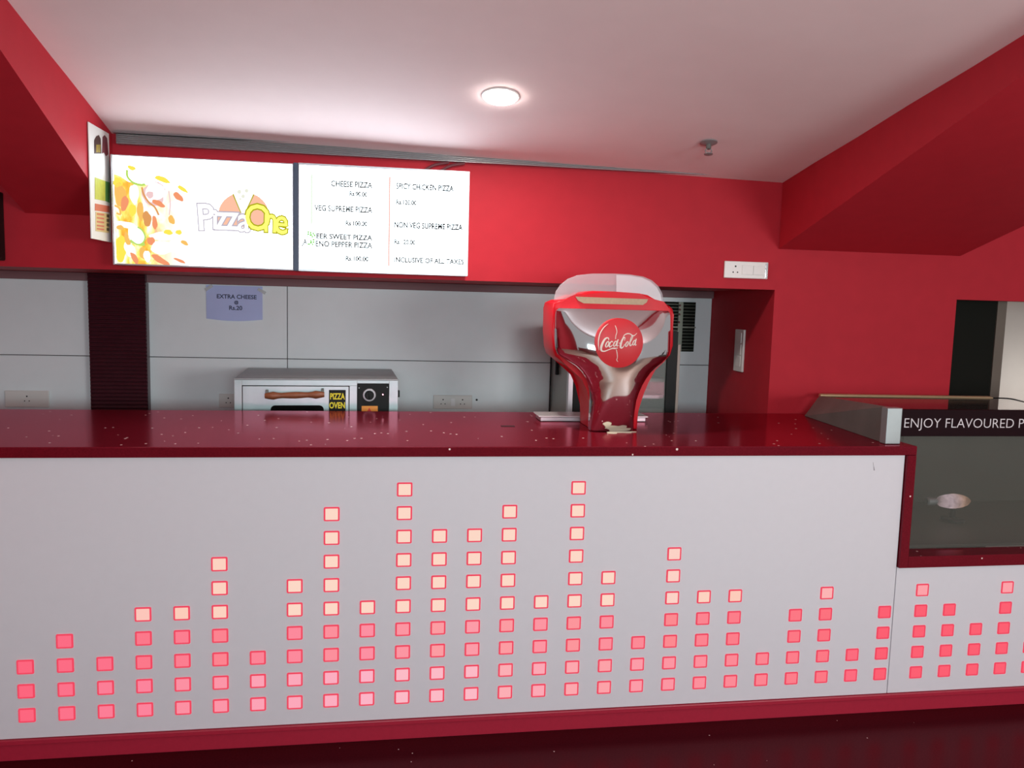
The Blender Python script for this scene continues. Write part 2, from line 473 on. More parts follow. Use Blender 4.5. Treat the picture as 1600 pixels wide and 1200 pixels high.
obj('rail_wire', bm, BLACK, dc, smooth=True)
# pale reflection in the case glass, built as an added glowing shape inside
glowm = emit('dim_reflection_glow', (1, .8, .75), .6); nt = glowm.node_tree; e_ = nt.nodes['Emission']
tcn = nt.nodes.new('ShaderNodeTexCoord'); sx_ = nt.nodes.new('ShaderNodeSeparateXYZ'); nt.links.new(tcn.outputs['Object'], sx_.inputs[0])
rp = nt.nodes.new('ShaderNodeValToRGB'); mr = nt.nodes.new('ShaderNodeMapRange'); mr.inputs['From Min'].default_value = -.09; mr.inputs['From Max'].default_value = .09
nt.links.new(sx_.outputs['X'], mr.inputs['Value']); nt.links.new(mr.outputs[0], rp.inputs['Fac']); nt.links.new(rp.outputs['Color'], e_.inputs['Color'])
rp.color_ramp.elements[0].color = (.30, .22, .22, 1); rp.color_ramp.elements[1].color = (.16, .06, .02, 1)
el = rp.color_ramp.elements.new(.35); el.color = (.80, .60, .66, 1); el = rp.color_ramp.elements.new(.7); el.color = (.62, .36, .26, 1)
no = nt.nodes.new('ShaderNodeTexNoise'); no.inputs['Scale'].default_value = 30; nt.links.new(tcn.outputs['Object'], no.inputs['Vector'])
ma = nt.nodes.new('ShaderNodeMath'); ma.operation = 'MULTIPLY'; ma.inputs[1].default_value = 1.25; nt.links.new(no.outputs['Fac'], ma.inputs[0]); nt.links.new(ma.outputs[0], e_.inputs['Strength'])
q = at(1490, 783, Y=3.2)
lp = thing('glass_reflection', 'pale reflection in the dark glass of the display case, built as a glowing shape', 'lamp', (q.x, 3.2, TZ1+.0125))
bm = B(); disc(bm, (q.x, 3.2, TZ1+.0128), (0, 0, 1), [.05, .05, .012, .012], [0, .012, .016, q.z-TZ1-.043], 16); obj('glow_stand', bm, BLACK, lp, smooth=True)
bm = B(); disc(bm, (q.x-.085, 3.2, q.z), (1, 0, 0), [.010, .024, .031, .034, .030, .020, .008], [0, .02, .05, .085, .12, .15, .165], 18); obj('glow_shape', bm, glowm, lp, smooth='all')
bm = B(); disc(bm, (q.x-.135, 3.2, q.z), (1, 0, 0), [.012, .018, .018, .011], [0, .005, .04, .05], 16); obj('glow_end', bm, STEEL, lp, smooth=True)

# ------------------------------------------------------------------ soft drink dispenser
DY = 3.11
ds = thing('drink_dispenser', 'red and chrome soft drink dispenser with a round red badge standing on the counter', 'drink dispenser', (.89, 3.24, ZT+.0005))
def D(x, y, Y=DY): p = at(x, y, Y=Y); return p
# side profile (left, right) pixel limits of the chrome front at given heights
prof = [(673, 922, 990), (655, 922.5, 990.5), (640, 923.5, 992), (625, 924, 994.5), (612, 923, 999), (600, 920, 1004.5), (590, 915.5, 1010.5), (581, 909, 1017), (573, 900.5, 1025), (566, 890, 1033), (560, 880, 1039.5), (552, 873, 1044), (542, 869.5, 1046.5), (525, 868.5, 1047), (505, 868.5, 1047.2), (490, 868.8, 1047.2), (483, 869.5, 1046.5), (480, 873, 1044)]
rows = []
for y, l, r in prof:
    a = D(l, y-(0)); b = D(r, y+ (r-l)*.0268*1.6 if y < 560 else y)
    rows.append((a.z if y > 560 else (a.z+b.z)/2, a.x, b.x))
rows[0] = (ZT+.004, rows[0][1], rows[0][2])
# resample heights
def rowat(z):
    for (z0, l0, r0_), (z1, l1, r1) in zip(rows, rows[1:]):
        if z0 <= z <= z1 or z1 <= z <= z0:
            t = (z-z0)/(z1-z0) if z1 != z0 else 0
            return l0+(l1-l0)*t, r0_+(r1-r0_)*t
    return rows[-1][1:]
zlo, zhi = rows[0][0], rows[-1][0]
NZ, NU = 64, 28
def frontY(u, v):
    # u -1..1 across, v 0..1 up: swelling head on a flatter neck, its top rolled back
    if v < .64: b = .012 + .055*(1-((.64-v)/.64)**2)
    else: b = .067 - .050*((v-.64)/.36)**2
    ex = 2.6 + 4.5*max(0., 1-v/.42)
    return DY - .006 - b*(1-abs(u)**ex)
bm = B(); G = []
for j in range(NZ+1):
    v = j/NZ; z = zlo+(zhi-zlo)*v; l, r = rowat(z); row = []
    for i in range(NU+1):
        u = -1+2*i/NU
        # round the outer lip
        lip = .005*max(0, (abs(u)-.92)/.08)**2
        row.append(bm.verts.new((l+(r-l)*(u+1)/2, frontY(u, v)+lip, z)))
    G.append(row)
for j in range(NZ):
    for i in range(NU): bm.faces.new((G[j][i], G[j][i+1], G[j+1][i+1], G[j+1][i]))
ex = [G[0][i] for i in range(NU+1)] + [G[j][NU] for j in range(1, NZ+1)] + [G[NZ][i] for i in range(NU-1, -1, -1)] + [G[j][0] for j in range(NZ-1, 0, -1)]
bk = [bm.verts.new((v.co.x, DY+.0335, v.co.z)) for v in ex]
for k in range(len(ex)):
    k2 = (k+1) % len(ex); bm.faces.new((ex[k], bk[k], bk[k2], ex[k2]))
obj('front_plate', bm, CHROME, ds, smooth=50)
# red shell behind the plate
op = [(924, 673), (924, 640), (921, 610), (912, 590), (899, 578), (882, 568), (868, 557), (864, 545), (863, 520), (863.5, 482), (866, 473), (876, 468.5), (892, 467), (903, 463), (914, 456.5), (926, 454.5), (960, 455.5), (1000, 458.5), (1013, 461), (1024, 468), (1036, 475), (1047, 478), (1052, 483), (1053, 492), (1052.5, 540), (1048, 555), (1038, 565), (1024, 578), (1010, 596), (1002, 615), (998, 640), (996, 673)]
pts = [D(x, y, DY+.034) for x, y in op]
for p in pts: p.z = max(p.z, ZT+.0015)
pts[0].z = pts[-1].z = ZT+.0015
bm = B(); prism(bm, pts, (0, .205, 0), bev=.010)
obj('shell', bm, GLOSSRED, ds, smooth=40)
# beige label on the hump, slightly in front of the shell
lb = [(899, 462.5), (1012, 466.5), (1010, 471.5), (1004, 475.5), (912, 473.0), (903, 468.5)]
bm = B(); prism(bm, [D(x, y+1, DY+.033) for x, y in lb], (0, -.004, 0)); lab = obj('label_strip', bm, BEIGE, ds)
# badge
bc = D(967.5, 536, DY-.09); BR = .0858
yb_ = frontY(.0, (bc.z-zlo)/(zhi-zlo)) - .004
sc_ = yb_/(DY-.09)
bc = D(967.5, 536, yb_); BR = (D(1005, 536, yb_).x - D(930, 536, yb_).x)/2; BRZ = (D(967, 497, yb_).z - D(967, 574.5, yb_).z)/2
def bsurf(p, lift=.0006):
    rr = min(1., math.hypot((p.x-bc.x)/BR, (p.z-bc.z)/BRZ))
    return Vector((p.x, yb_ - .012*(1-rr*rr) - lift, p.z))
bm = B(); rings = []
NR, NA = 8, 48
c0 = bm.verts.new(bsurf(Vector((bc.x, 0, bc.z)), 0))
for i in range(1, NR+1):
    rr = i/NR
    rings.append([bm.verts.new(bsurf(Vector((bc.x+BR*rr*math.cos(2*PI*k/NA), 0, bc.z+BRZ*rr*math.sin(2*PI*k/NA))), 0)) for k in range(NA)])
for k in range(NA): bm.faces.new((c0, rings[0][k], rings[0][(k+1) % NA]))
for a, b in zip(rings, rings[1:]):
    for k in range(NA): bm.faces.new((a[k], b[k], b[(k+1) % NA], a[(k+1) % NA]))
bkr = [bm.verts.new((v.co.x, yb_+.05, v.co.z)) for v in rings[-1]]
for k in range(NA): bm.faces.new((rings[-1][k], bkr[k], bkr[(k+1) % NA], rings[-1][(k+1) % NA]))
bdg = obj('badge', bm, BADGE, ds, smooth=40)
# script lettering and bottle outline on the badge: strokes given on the badge's face
def stroke(bm, L, w, n=6):
    P = [D(900+x/10, 480+y/10, yb_) for x, y in L]
    P = smooth_path(P, n); N = len(P)
    ws = [w[0]+(w[1]-w[0])*0 for _ in P]
    ws = []
    for i in range(N):
        t = i/(N-1); kk = t*(len(w)-1); a = int(min(kk, len(w)-2)); ws.append((w[a]+(w[a+1]-w[a])*(kk-a))*.00025)
    ribbon(bm, P, ws, th=.0008, surf=bsurf)
def ell(cx, cy, rx, ry, tilt=.35, n=14):
    o = []
    for k in range(n+1):
        a = 2*PI*k/n; x, y = rx*math.cos(a), ry*math.sin(a)
        o.append((cx + x - y*tilt, cy + y))
    return o
bm = B()
stroke(bm, [(500, 512), (498, 484), (470, 478), (435, 508), (402, 575), (386, 640), (398, 680), (440, 686), (500, 662), (560, 640), (600, 640), (640, 634)], [10, 16, 26, 34, 30, 18, 14, 24, 8])
stroke(bm, ell(478, 578, 20, 44), [20, 12, 20, 12, 20])
stroke(bm, [(560, 545), (548, 530), (525, 550), (508, 590), (512, 616), (535, 610), (558, 585)], [14, 14, 24, 20, 8])
stroke(bm, ell(597, 568, 20, 40), [18, 12, 20, 12, 18])
stroke(bm, [(645, 500), (630, 545), (622, 590), (630, 606), (650, 590)], [16, 22, 16, 8])
stroke(bm, [(655, 560), (682, 555)], [10, 10])
stroke(bm, [(742, 520), (752, 480), (735, 470), (705, 515), (684, 580), (682, 620), (700, 634), (728, 610), (745, 575)], [8, 14, 24, 34, 28, 14, 8])
stroke(bm, [(715, 480), (745, 432), (790, 412), (835, 416), (870, 440), (905, 440), (948, 402)], [6, 12, 16, 14, 18, 12, 4])
stroke(bm, ell(782, 574, 18, 38), [18, 12, 20, 12, 18])
stroke(bm, [(812, 575), (850, 520), (875, 465), (868, 440), (848, 480), (830, 550), (832, 596), (850, 592), (866, 570)], [6, 10, 14, 12, 18, 20, 14, 8])
stroke(bm, ell(897, 552, 17, 38), [18, 12, 20, 12, 18])
stroke(bm, [(935, 490), (920, 540), (914, 582), (924, 592), (938, 578)], [14, 20, 14, 6])
stroke(bm, [(500, 258), (430, 318), (375, 405), (350, 500), (346, 590), (356, 672)], [4, 12, 15, 15, 12, 3])
stroke(bm, [(604, 284), (622, 340), (626, 392), (610, 440), (604, 496)], [8, 12, 9, 10, 9])
stroke(bm, [(616, 656), (630, 720), (636, 782), (628, 820), (648, 852)], [10, 12, 9, 11, 5])
obj('script_lettering', bm, CREAM, bdg)
# clear crest behind the shell
cp = [(866, 478), (866, 466), (869, 455), (876, 445), (887, 436), (902, 430), (925, 427.5), (960, 427.5), (985, 429), (1005, 432), (1019, 438), (1029, 447), (1035, 458), (1037.5, 470), (1037.5, 490)]
bm = B(); prism(bm, [D(x, y, DY+.15) for x, y in cp], (0, .012, 0), bev=.002)
cr_ = obj('clear_crest', bm, CLEAR, ds, smooth=30)
fp = [(963, 429.5), (985, 431), (1003, 434), (1016, 440), (1026, 449), (1032, 460), (1034, 474), (963, 474)]
bm = B(); prism(bm, [D(x, y, DY+.148) for x, y in fp], (0, -.0012, 0)); obj('white_film', bm, CLEARW, cr_)
# valve nozzle peeking out low on the left of the neck
bm = B()
for k, xx in enumerate((.70, .80, .98, 1.06)):
    disc(bm, (xx, DY+.27, 1.335), (0, 0, -1), [.016, .020, .020, .012], [0, .01, .05, .075], 14)
bm.free()

# drip tray behind the dispenser
tr = thing('drip_tray', 'perforated steel drip tray lying behind the drink dispenser on the counter', 'drip tray', (.885, 3.42, ZT+.0005))
bm = B(); box(bm, (.650, 3.362, ZT+.001), (1.122, 3.475, 1.100), .003); obj('tray_body', bm, mat('tray_steel', (.62, .63, .64), .35, metal=.4), tr)
hm = mat('perforated_steel', (.66, .66, .66), .35, metal=.5)
nt = hm.node_tree; tcn = nt.nodes.new('ShaderNodeTexCoord'); vo = nt.nodes.new('ShaderNodeTexVoronoi'); vo.inputs['Randomness'].default_value = 0; vo.inputs['Scale'].default_value = 70
nt.links.new(tcn.outputs['Object'], vo.inputs['Vector'])
ml = nt.nodes.new('ShaderNodeMath'); ml.operation = 'LESS_THAN'; ml.inputs[1].default_value = .22; nt.links.new(vo.outputs['Distance'], ml.inputs[0])
mxn = nt.nodes.new('ShaderNodeMix'); mxn.data_type = 'RGBA'; mxn.inputs['A'].default_value = (.70, .68, .68, 1); mxn.inputs['B'].default_value = (.10, .07, .07, 1)
nt.links.new(ml.outputs[0], mxn.inputs['Factor']); nt.links.new(mxn.outputs['Result'], nt.nodes['Principled BSDF'].inputs['Base Color'])
bm = B(); box(bm, (.640, 3.352, 1.1005), (1.130, 3.485, 1.106), .0015); obj('grate', bm, hm, tr)

# bits on the counter
bm = B()
for cx, cy, rx, ry, sd in ((.900, 3.070, .035, .012, 1), (.925, 3.083, .055, .010, 2), (.880, 3.052, .018, .016, 3), (.945, 3.068, .022, .008, 4)):
    pts = [(cx+rx*math.cos(a)*(1+.25*math.sin(3*a+sd)), cy+ry*math.sin(a)*(1+.2*math.sin(2*a+sd)), ZT+.0006) for a in [2*PI*k/18 for k in range(18)]]
    prism(bm, pts, (0, 0, .0022 + sd*.0002))
bmesh.ops.remove_doubles(bm, verts=bm.verts, dist=1e-6)
tag(obj('sealant_smear', bm, SMEAR), 'cream dried smear on the stone at the foot of the drink dispenser', 'smear')
bm = B(); a = at(783, 666, Z=ZT); b = at(804, 666, Z=ZT)
box(bm, (a.x, a.y-.012, ZT+.0004), (b.x, a.y+.012, ZT+.0016)); tag(obj('dark_strip', bm, DSTRIP), 'small dark strip lying on the countertop left of the drip tray', 'strip')

# ------------------------------------------------------------------ menu light boxes
WHITE_LIT = emit('lit_board_white', (.82, .94, 1), 6.8)
GREYT = emit('lit_grey_text', (.10, .105, .105), .9)
GREYD = emit('lit_dark_text', (.01, .01, .012), .9)
GREENT = emit('lit_green_text', lin(120, 215, 60), .9)
CORAL = emit('lit_coral', lin(255, 196, 166), 1.0)
YELL = emit('lit_yellow', lin(255, 253, 120), 1.05)
OLIVE = emit('lit_olive', lin(186, 182, 10), .9)
PALER = emit('lit_pale_red', lin(255, 190, 178), 1.0)
WLET = emit('lit_letter_white', (1, 1, 1), 1.3)
LILAC = emit('lit_lilac_outline', lin(192, 184, 198), 1.0)
YM = 3.555
def mbox(name, label, x0, x1, z0, z1, fr):
    t = thing(name, label, 'menu board', ((x0+x1)/2, (YM+YH)/2, z0), 'backlit menu boards on the red header')
    bm = B(); box(bm, (x0, YM+.006, z0), (x1, YH-.003, z1), .002); obj('casing', bm, FRAMEV, t)
    bm = B()
    l, r, bt, tp = fr
    for a, b in (((x0, z0), (x0+l, z1)), ((x1-r, z0), (x1, z1)), ((x0+l, z0), (x1-r, z0+bt)), ((x0+l, z1-tp), (x1-r, z1))):
        box(bm, (a[0], YM-.004, a[1]), (b[0], YM+.006, b[1]), .001)
    obj('frame', bm, FRAMEV, t)
    return t, (x0+l, x1-r, z0+bt, z1-tp)
mb1, e1 = mbox('menu_board', 'glowing menu board with pizza picture and round slice logo, left of the pair', -1.131, -.408, 1.700, 2.146, (.008, .003, .006, .004))
mb2, e2 = mbox('menu_board', 'glowing menu board with faint price list, right of the pair', -.386, .340, 1.698, 2.151, (.004, .014, .010, .009))
for t, e, nm in ((mb1, e1, 0), (mb2, e2, 1)):
    bm = B(); box(bm, (e[0], YM, e[2]), (e[1], YM+.006, e[3])); obj('lit_face', bm, WHITE_LIT, t)
# divider between the two boards
bm = B(); box(bm, (-.4065, YM-.006, 1.699), (-.3875, YH-.003, 2.150), .001); obj('edge_divider', bm, GAPB, mb1)
# --- pizza picture
pm = bpy.data.materials.new('pizza_picture'); pm.use_nodes = True; nt = pm.node_tree; nt.nodes.clear()
tcn = nt.nodes.new('ShaderNodeTexCoord'); mp = nt.nodes.new('ShaderNodeMapping'); mp.inputs['Scale'].default_value = (9, 9, 4.2); mp.inputs['Rotation'].default_value = (0, .35, 0)
no = nt.nodes.new('ShaderNodeTexNoise'); no.inputs['Scale'].default_value = 1.6; no.inputs['Detail'].default_value = 5; no.inputs['Distortion'].default_value = 1.2
rp = nt.nodes.new('ShaderNodeValToRGB')
for i, (p_, c_) in enumerate([(.30, (235, 120, 60)), (.42, (250, 190, 70)), (.50, (255, 236, 120)), (.58, (255, 250, 205)), (.66, (255, 255, 255))]):
    el = rp.color_ramp.elements[i] if i < 2 else rp.color_ramp.elements.new(p_)
    el.position = p_; el.color = (*lin(*c_), 1)
em = nt.nodes.new('ShaderNodeEmission'); em.inputs['Strength'].default_value = 1.15; ou = nt.nodes.new('ShaderNodeOutputMaterial')
nt.links.new(tcn.outputs['Object'], mp.inputs['Vector']); nt.links.new(mp.outputs[0], no.inputs['Vector']); nt.links.new(no.outputs['Fac'], rp.inputs['Fac']); sx_ = nt.nodes.new('ShaderNodeSeparateXYZ'); nt.links.new(tcn.outputs['Object'], sx_.inputs[0])
mr = nt.nodes.new('ShaderNodeMapRange'); mr.inputs['From Min'].default_value = -.22; mr.inputs['From Max'].default_value = -.10
nt.links.new(sx_.outputs['X'], mr.inputs['Value'])
mw = nt.nodes.new('ShaderNodeMix'); mw.data_type = 'RGBA'; mw.inputs['B'].default_value = (1, 1, .97, 1)
nt.links.new(mr.outputs[0], mw.inputs['Factor']); nt.links.new(rp.outputs['Color'], mw.inputs['A']); nt.links.new(mw.outputs['Result'], em.inputs['Color']); nt.links.new(em.outputs[0], ou.inputs[0])
def Mx(x, y, Y=YM): return at(x, y, Y=Y)
def cropP(X, Y_, Yp): return at(170+X*.15, 240+Y_*.15, Y=Yp)      # places on the pizza picture
bm = B()
edge = [(52, 210), (120, 235), (200, 290), (330, 335), (390, 320), (470, 330), (560, 350), (640, 380), (740, 400), (800, 470), (830, 600), (800, 720), (832, 800), (838, 1000), (838, 1165), (82, 1152), (60, 700)]
prism(bm, [cropP(x, y, YM-.0003) for x, y in edge], (0, -.0008, 0)); pic = obj('pizza_picture', bm, pm, mb1)
E_RED = emit('lit_tomato', lin(248, 156, 112), 1.); E_OR = emit('lit_orange', lin(252, 196, 104), 1.); E_GR = emit('lit_pepper_green', lin(190, 226, 110), 1.); E_WH = emit('lit_cheese_white', (1, 1, .97), 1.2); E_YE = emit('lit_cheese_yellow', lin(255, 236, 90), 1.); E_PK = emit('lit_onion_pink', lin(244, 206, 206), 1.); E_BR = emit('lit_brown_crust', lin(228, 160, 96), 1.)
MATS = [E_RED, E_OR, E_GR, E_WH, E_YE, E_PK, E_BR]
bm = B()
def cb(X, Y_, rx, ry, mi, tilt=0, lay=1, wob=.18, seed=None):
    p = cropP(X, Y_, YM); k = .15*3.6/1250
    blob(bm, p.x, p.z, rx*k, ry*k, YM-.0011-.0003*lay, .0006, 18, wob, mi, seed if seed is not None else int(X*7+Y_), tilt=tilt)
for a in [(120, 430, 55, 110, 1, 0, 1), (165, 520, 30, 80, 0, -.2, 2), (95, 300, 40, 50, 4, 0, 1), (265, 420, 45, 90, 3, .1, 1), (330, 600, 30, 90, 1, .1, 2), (400, 680, 40, 70, 6, 0, 3), (480, 720, 25, 60, 0, .1, 3), (250, 590, 30, 60, 4, 0, 2), (470, 420, 110, 110, 5, .5, 2), (480, 400, 90, 90, 3, .5, 3), (430, 430, 36, 30, 5, .5, 4), (520, 520, 60, 26, 0, -.4, 5), (725, 450, 50, 30, 0, -.7, 3), (700, 560, 70, 60, 3, 0, 2), (655, 690, 30, 40, 1, .4, 3), (240, 150, 40, 20, 4, -.2, 2), (560, 270, 80, 24, 4, -.35, 2), (770, 370, 50, 22, 4, -.6, 2),
          (290, 850, 80, 90, 3, 0, 3), (300, 930, 70, 24, 2, -.2, 2), (195, 890, 26, 60, 1, .3, 3), (130, 990, 50, 130, 4, 0, 1), (220, 1000, 50, 70, 3, .5, 2), (270, 1090, 60, 25, 0, -1.0, 3), (360, 1040, 34, 60, 1, .1, 2), (400, 1070, 30, 60, 3, .2, 3), (440, 910, 34, 40, 0, .2, 3), (540, 1110, 90, 30, 0, -.5, 3), (560, 980, 120, 60, 3, 0, 1), (700, 960, 70, 60, 3, 0, 2), (790, 930, 34, 20, 1, -.6, 3), (740, 1115, 55, 14, 0, -.35, 3), (620, 820, 40, 24, 4, 0, 3), (730, 820, 26, 24, 4, 0, 3), (560, 860, 120, 40, 3, 0, 2), (180, 740, 90, 30, 3, -.1, 2), (120, 770, 30, 24, 1, 0, 3)]:
    cb(*a)
def arc(pts, w, mi):
    ribbon(bm, smooth_path([cropP(x, y, YM-.0035) for x, y in pts], 5), [w*.15*3.6/1250*f for f in [1]*((len(pts)-1)*5+1)], th=.0005, mi=mi)
arc([(190, 170), (195, 240), (250, 300), (330, 325), (380, 318)], 22, 2)
arc([(345, 350), (365, 430), (420, 510), (480, 560), (520, 640)], 16, 6)
arc([(225, 900), (290, 945), (350, 935), (380, 870), (350, 800), (300, 765)], 14, 2)
arc([(625, 390), (640, 520), (630, 640)], 10, 5)
arc([(60, 540), (110, 570), (120, 630), (80, 620)], 18, 1)
obj('toppings', bm, MATS, pic)
# --- slice logo
def L(X, Y_, Yp=YM-.001): return at(290+X*.10835, 270+Y_*.10835, Y=Yp)
bm = B()
dome = [(470, 560)] + [(835+365*math.cos(PI-PI*t/22), 600-320*math.sin(PI-PI*t/22)) for t in range(1, 22)] + [(1195, 560), (1180, 780), (900, 790), (450, 760)]
prism(bm, [L(x, y, YM-.0003) for x, y in dome], (0, -.0006, 0), 0)
sl = [(668, 235), (700, 215), (835, 205), (970, 215), (1002, 240), (860, 585), (800, 585)]
prism(bm, [L(x, y, YM-.0012) for x, y in sl], (0, -.0006, 0), 1)
for pts in ([(680, 300), (800, 580)], [(985, 310), (858, 580)]):
    ribbon(bm, [L(x, y, YM-.0022) for x, y in pts], [.0045, .0035], th=.0004, mi=2)
ribbon(bm, smooth_path([L(x, y, YM-.0022) for x, y in [(668, 245), (690, 218), (835, 205), (980, 216), (1000, 245)]], 4), .0012, th=.0004, mi=3)
for x, y, r in ((775, 275, 26), (880, 260, 24), (830, 340, 24), (790, 380, 14)): 
    p = L(x, y); blob(bm, p.x, p.z, r*.00031, r*.00031, YM-.0020, .0004, 12, .1, 3)
logo = obj('slice_emblem', bm, [CORAL, WLET, OLIVE, emit('lit_pale_line', lin(238, 240, 222), 1.)], mb1)
bm = B()
def glyph(ch, X, Y_, hpx, sx, tilt, fill, line, of=.0012, lay=0):
    p = L(X, Y_, YM-.0022-lay*.0004)
    text_bm(bm, ch, p, hpx*.00046, off=of+.0050, ext=.0002, align='CENTER', sx=sx, mi=line, tilt=tilt)
    p = L(X, Y_, YM-.0034-lay*.0004)
    text_bm(bm, ch, p, hpx*.00046, off=of-.0004, ext=.0002, align='CENTER', sx=sx, mi=fill, tilt=tilt)
glyph('P', 285, 660, 330, .9, .06, 0, 1, .003)
glyph('i', 425, 680, 250, .9, .0, 0, 1, .003)
glyph('z', 520, 655, 330, .85, .0, 0, 1, .002)
glyph('z', 670, 660, 330, .85, .0, 0, 1, .002)
glyph('a', 840, 690, 320, .85, -.05, 0, 1, .002)
glyph('O', 1040, 665, 330, .88, .03, 2, 3, .002, 1)
glyph('n', 1225, 690, 340, .78, -.03, 2, 3, .002)
glyph('e', 1380, 715, 340, .80, -.05, 2, 3, .002)
obj('logo_lettering', bm, [WLET, LILAC, YELL, OLIVE], mb1)
# --- price list
def line(s, x0, x1, y, size, mi, off=0.):
    bm = B(); a = at(x0, y, Y=YM-.0008); b = at(x1, y, Y=YM-.0008)
    text_bm(bm, s, a, size, off=off+.0013, ext=.0002)
    xs_ = [v.co.x for v in bm.verts]; k = (b.x-a.x)/(max(xs_)-min(xs_)); m0 = min(xs_)
    for v in bm.verts: v.co.x = a.x + (v.co.x-m0)*k
    obj('price_line', bm, (GREYT, GREYD, GREENT)[mi], mb2)
line('CHEESE PIZZA', 517, 582, 287, .034, 0); line('Rs.90.00', 546, 574, 303, .027, 0)
line('VEG SUPREME PIZZA', 491, 582, 325, .034, 0); line('Rs.100.00', 540, 574, 349, .027, 0)
line('PAN', 480, 493, 366.5, .034, 2, .0004); line('EER SWEET PIZZA', 494, 582, 369, .030, 0)
line('JA', 471, 480, 378, .033, 0); line('LAP', 480.5, 492, 378.5, .034, 2, .0004); line('ENO PEPPER PIZZA', 493, 582, 381, .033, 0); line('Rs.100.00', 540, 576, 404, .027, 0)
line('SPICY CHICKEN PIZZA', 619, 709, 291, .034, 1); line('Rs.120.00', 619, 651, 316, .027, 0)
line('NON VEG SUPREME PIZZA', 616, 723, 351.5, .034, 1); line('Rs.120.00', 616, 649, 378, .027, 0); line('INCLUSIVE OF ALL TAXES', 616, 725, 406, .030, 0)
bm = B()
a = at(609, 276, Y=YM-.0006); b = at(606.5, 416, Y=YM-.0006); box(bm, (a.x-.0035, YM-.0006, b.z), (a.x+.0035, YM-.0014, a.z)); obj('divider_line', bm, PALER, mb2)
bm = B(); a = at(487, 272, Y=YM-.0006); b = at(487, 350, Y=YM-.0006); box(bm, (a.x-.004, YM-.0006, b.z), (a.x+.004, YM-.0014, a.z)); obj('green_line', bm, emit('lit_pale_green', lin(240, 253, 236), 1.), mb2)
# cables from the strip to the back of the board
for k, (xa_, lab_) in enumerate(((.205, 'maroon cable sagging above the price board, left of two'), (.275, 'maroon cable sagging above the price board, right of two'))):
    bm = B(); tube(bm, smooth_path([(xa_-.07, YH-.012, 2.148), (xa_-.05, YH-.018, 2.165), (xa_-.01, YH-.022, 2.186), (xa_+.05, YH-.022, 2.199)]), .006, 8)
    tag(obj('power_cable', bm, CAB, smooth=True), lab_, 'cable', 'cables above the price board')

# hanging poster at the left, at right angles to the header
XP = -1.150
ps = thing('poster', 'narrow white food poster hanging edgeways at the left end of the menu boards', 'poster', (XP, 3.49, 1.793))
bm = B(); box(bm, (XP-.004, 3.372, 1.793), (XP, 3.600, 2.236), .001); obj('sheet', bm, mat('poster_white', (.80, .79, .76), .5), ps)
def PX(x, y): p = at(x, y, X=XP); return Vector((XP+.0006, min(3.598, max(3.374, p.y)), p.z))
def pshape(bm, px, mi, lay=0): prism(bm, [PX(x, y)+Vector((lay*.0006, 0, 0)) for x, y in px], (.0008, 0, 0), mi)
bm = B()
pshape(bm, [(147, 240), (147, 219), (150, 213), (154, 211), (157, 217), (158, 240)], 0)
pshape(bm, [(159, 240), (160, 214), (163, 211), (167, 216), (169, 241), (165, 244), (162, 238)], 1)
for x in (150, 152, 154.5): pshape(bm, [(x, 238), (x+.3, 226), (x+1.2, 226), (x+1.0, 238)], 2, 1)
obj('glasses_picture', bm, [mat('p_brown', (.06, .025, .02), .5), mat('p_maroon', (.16, .04, .05), .5), mat('p_gold', (.55, .42, .05), .5)], ps)
bm = B()
pshape(bm, [(148, 277), (164, 283), (164, 314), (148, 311)], 0); pshape(bm, [(164.2, 283), (171, 285), (171, 317), (164.2, 314)], 1)
obj('green_block', bm, [mat('p_lime', (.52, .56, .08), .5, noise=.25, nscale=30), mat('p_green', (.10, .30, .08), .5)], ps)
bm = B()
pshape(bm, [(148, 318), (171, 322), (171, 332), (148, 329)], 0); pshape(bm, [(149, 331), (170, 334), (170, 364), (149, 361)], 1)
for k, y in enumerate((333, 339, 345, 351, 356)): pshape(bm, [(151, y), (162, y+1.5), (162, y+4), (151, y+2.6)], 0, 1)
for k, y in enumerate((335, 342, 349, 356)): pshape(bm, [(166, y), (170, y+.5), (170, y+5), (166, y+4.4)], 2, 1)
obj('menu_block', bm, [mat('p_red', (.62, .16, .09), .5), mat('p_straw', (.66, .52, .24), .5), mat('p_dark', (.12, .10, .05), .5)], ps)

# ------------------------------------------------------------------ ceiling things
def ceil_frame(x, Y):
    e = .01
    n = Vector((-(zc(x+e, Y)-zc(x-e, Y))/(2*e), -(zc(x, Y+e)-zc(x, Y-e))/(2*e), 1)).normalized()
    return Vector((x, Y, zc(x, Y))), -n
p0, dn = ceil_frame(.396, 3.012)
dl = thing('downlight', 'bright round recessed downlight in the white ceiling', 'ceiling light', p0)
bm = B(); disc(bm, p0+dn*.0005, dn, [.070, .070, .066, .063], [0, .002, .004, .004], 40); obj('trim_ring', bm, mat('white_trim', (.85, .83, .82), .4), dl, smooth=True)
bm = B(); disc(bm, p0, dn, [.0625, .0625, .058, .03], [.002, .0060, .010, .0125], 40); obj('lamp_face', bm, emit('downlight_glow', (1, .93, .86), 70), dl)
p1, dn1 = ceil_frame(1.301, 3.244)
sp = thing('fire_sprinkler', 'small metal fire sprinkler hanging from the ceiling near the right corner', 'sprinkler', p1)
bm = B(); disc(bm, p1, dn1, [.036, .036, .020], [0.0005, .004, .012], 24); obj('ceiling_plate', bm, STEELTOP, sp, smooth=True)
bm = B(); disc(bm, p1, dn1, [.011, .011, .008], [.010, .026, .030], 14); obj('pipe_stub', bm, STEELD, sp, smooth=True)
bm = B()
for s in (-1, 1): tube(bm, smooth_path([p1+dn1*.028+Vector((s*.006, 0, 0)), p1+dn1*.038+Vector((s*.014, 0, 0)), p1+dn1*.050+Vector((s*.004, 0, 0))]), .0025, 8)
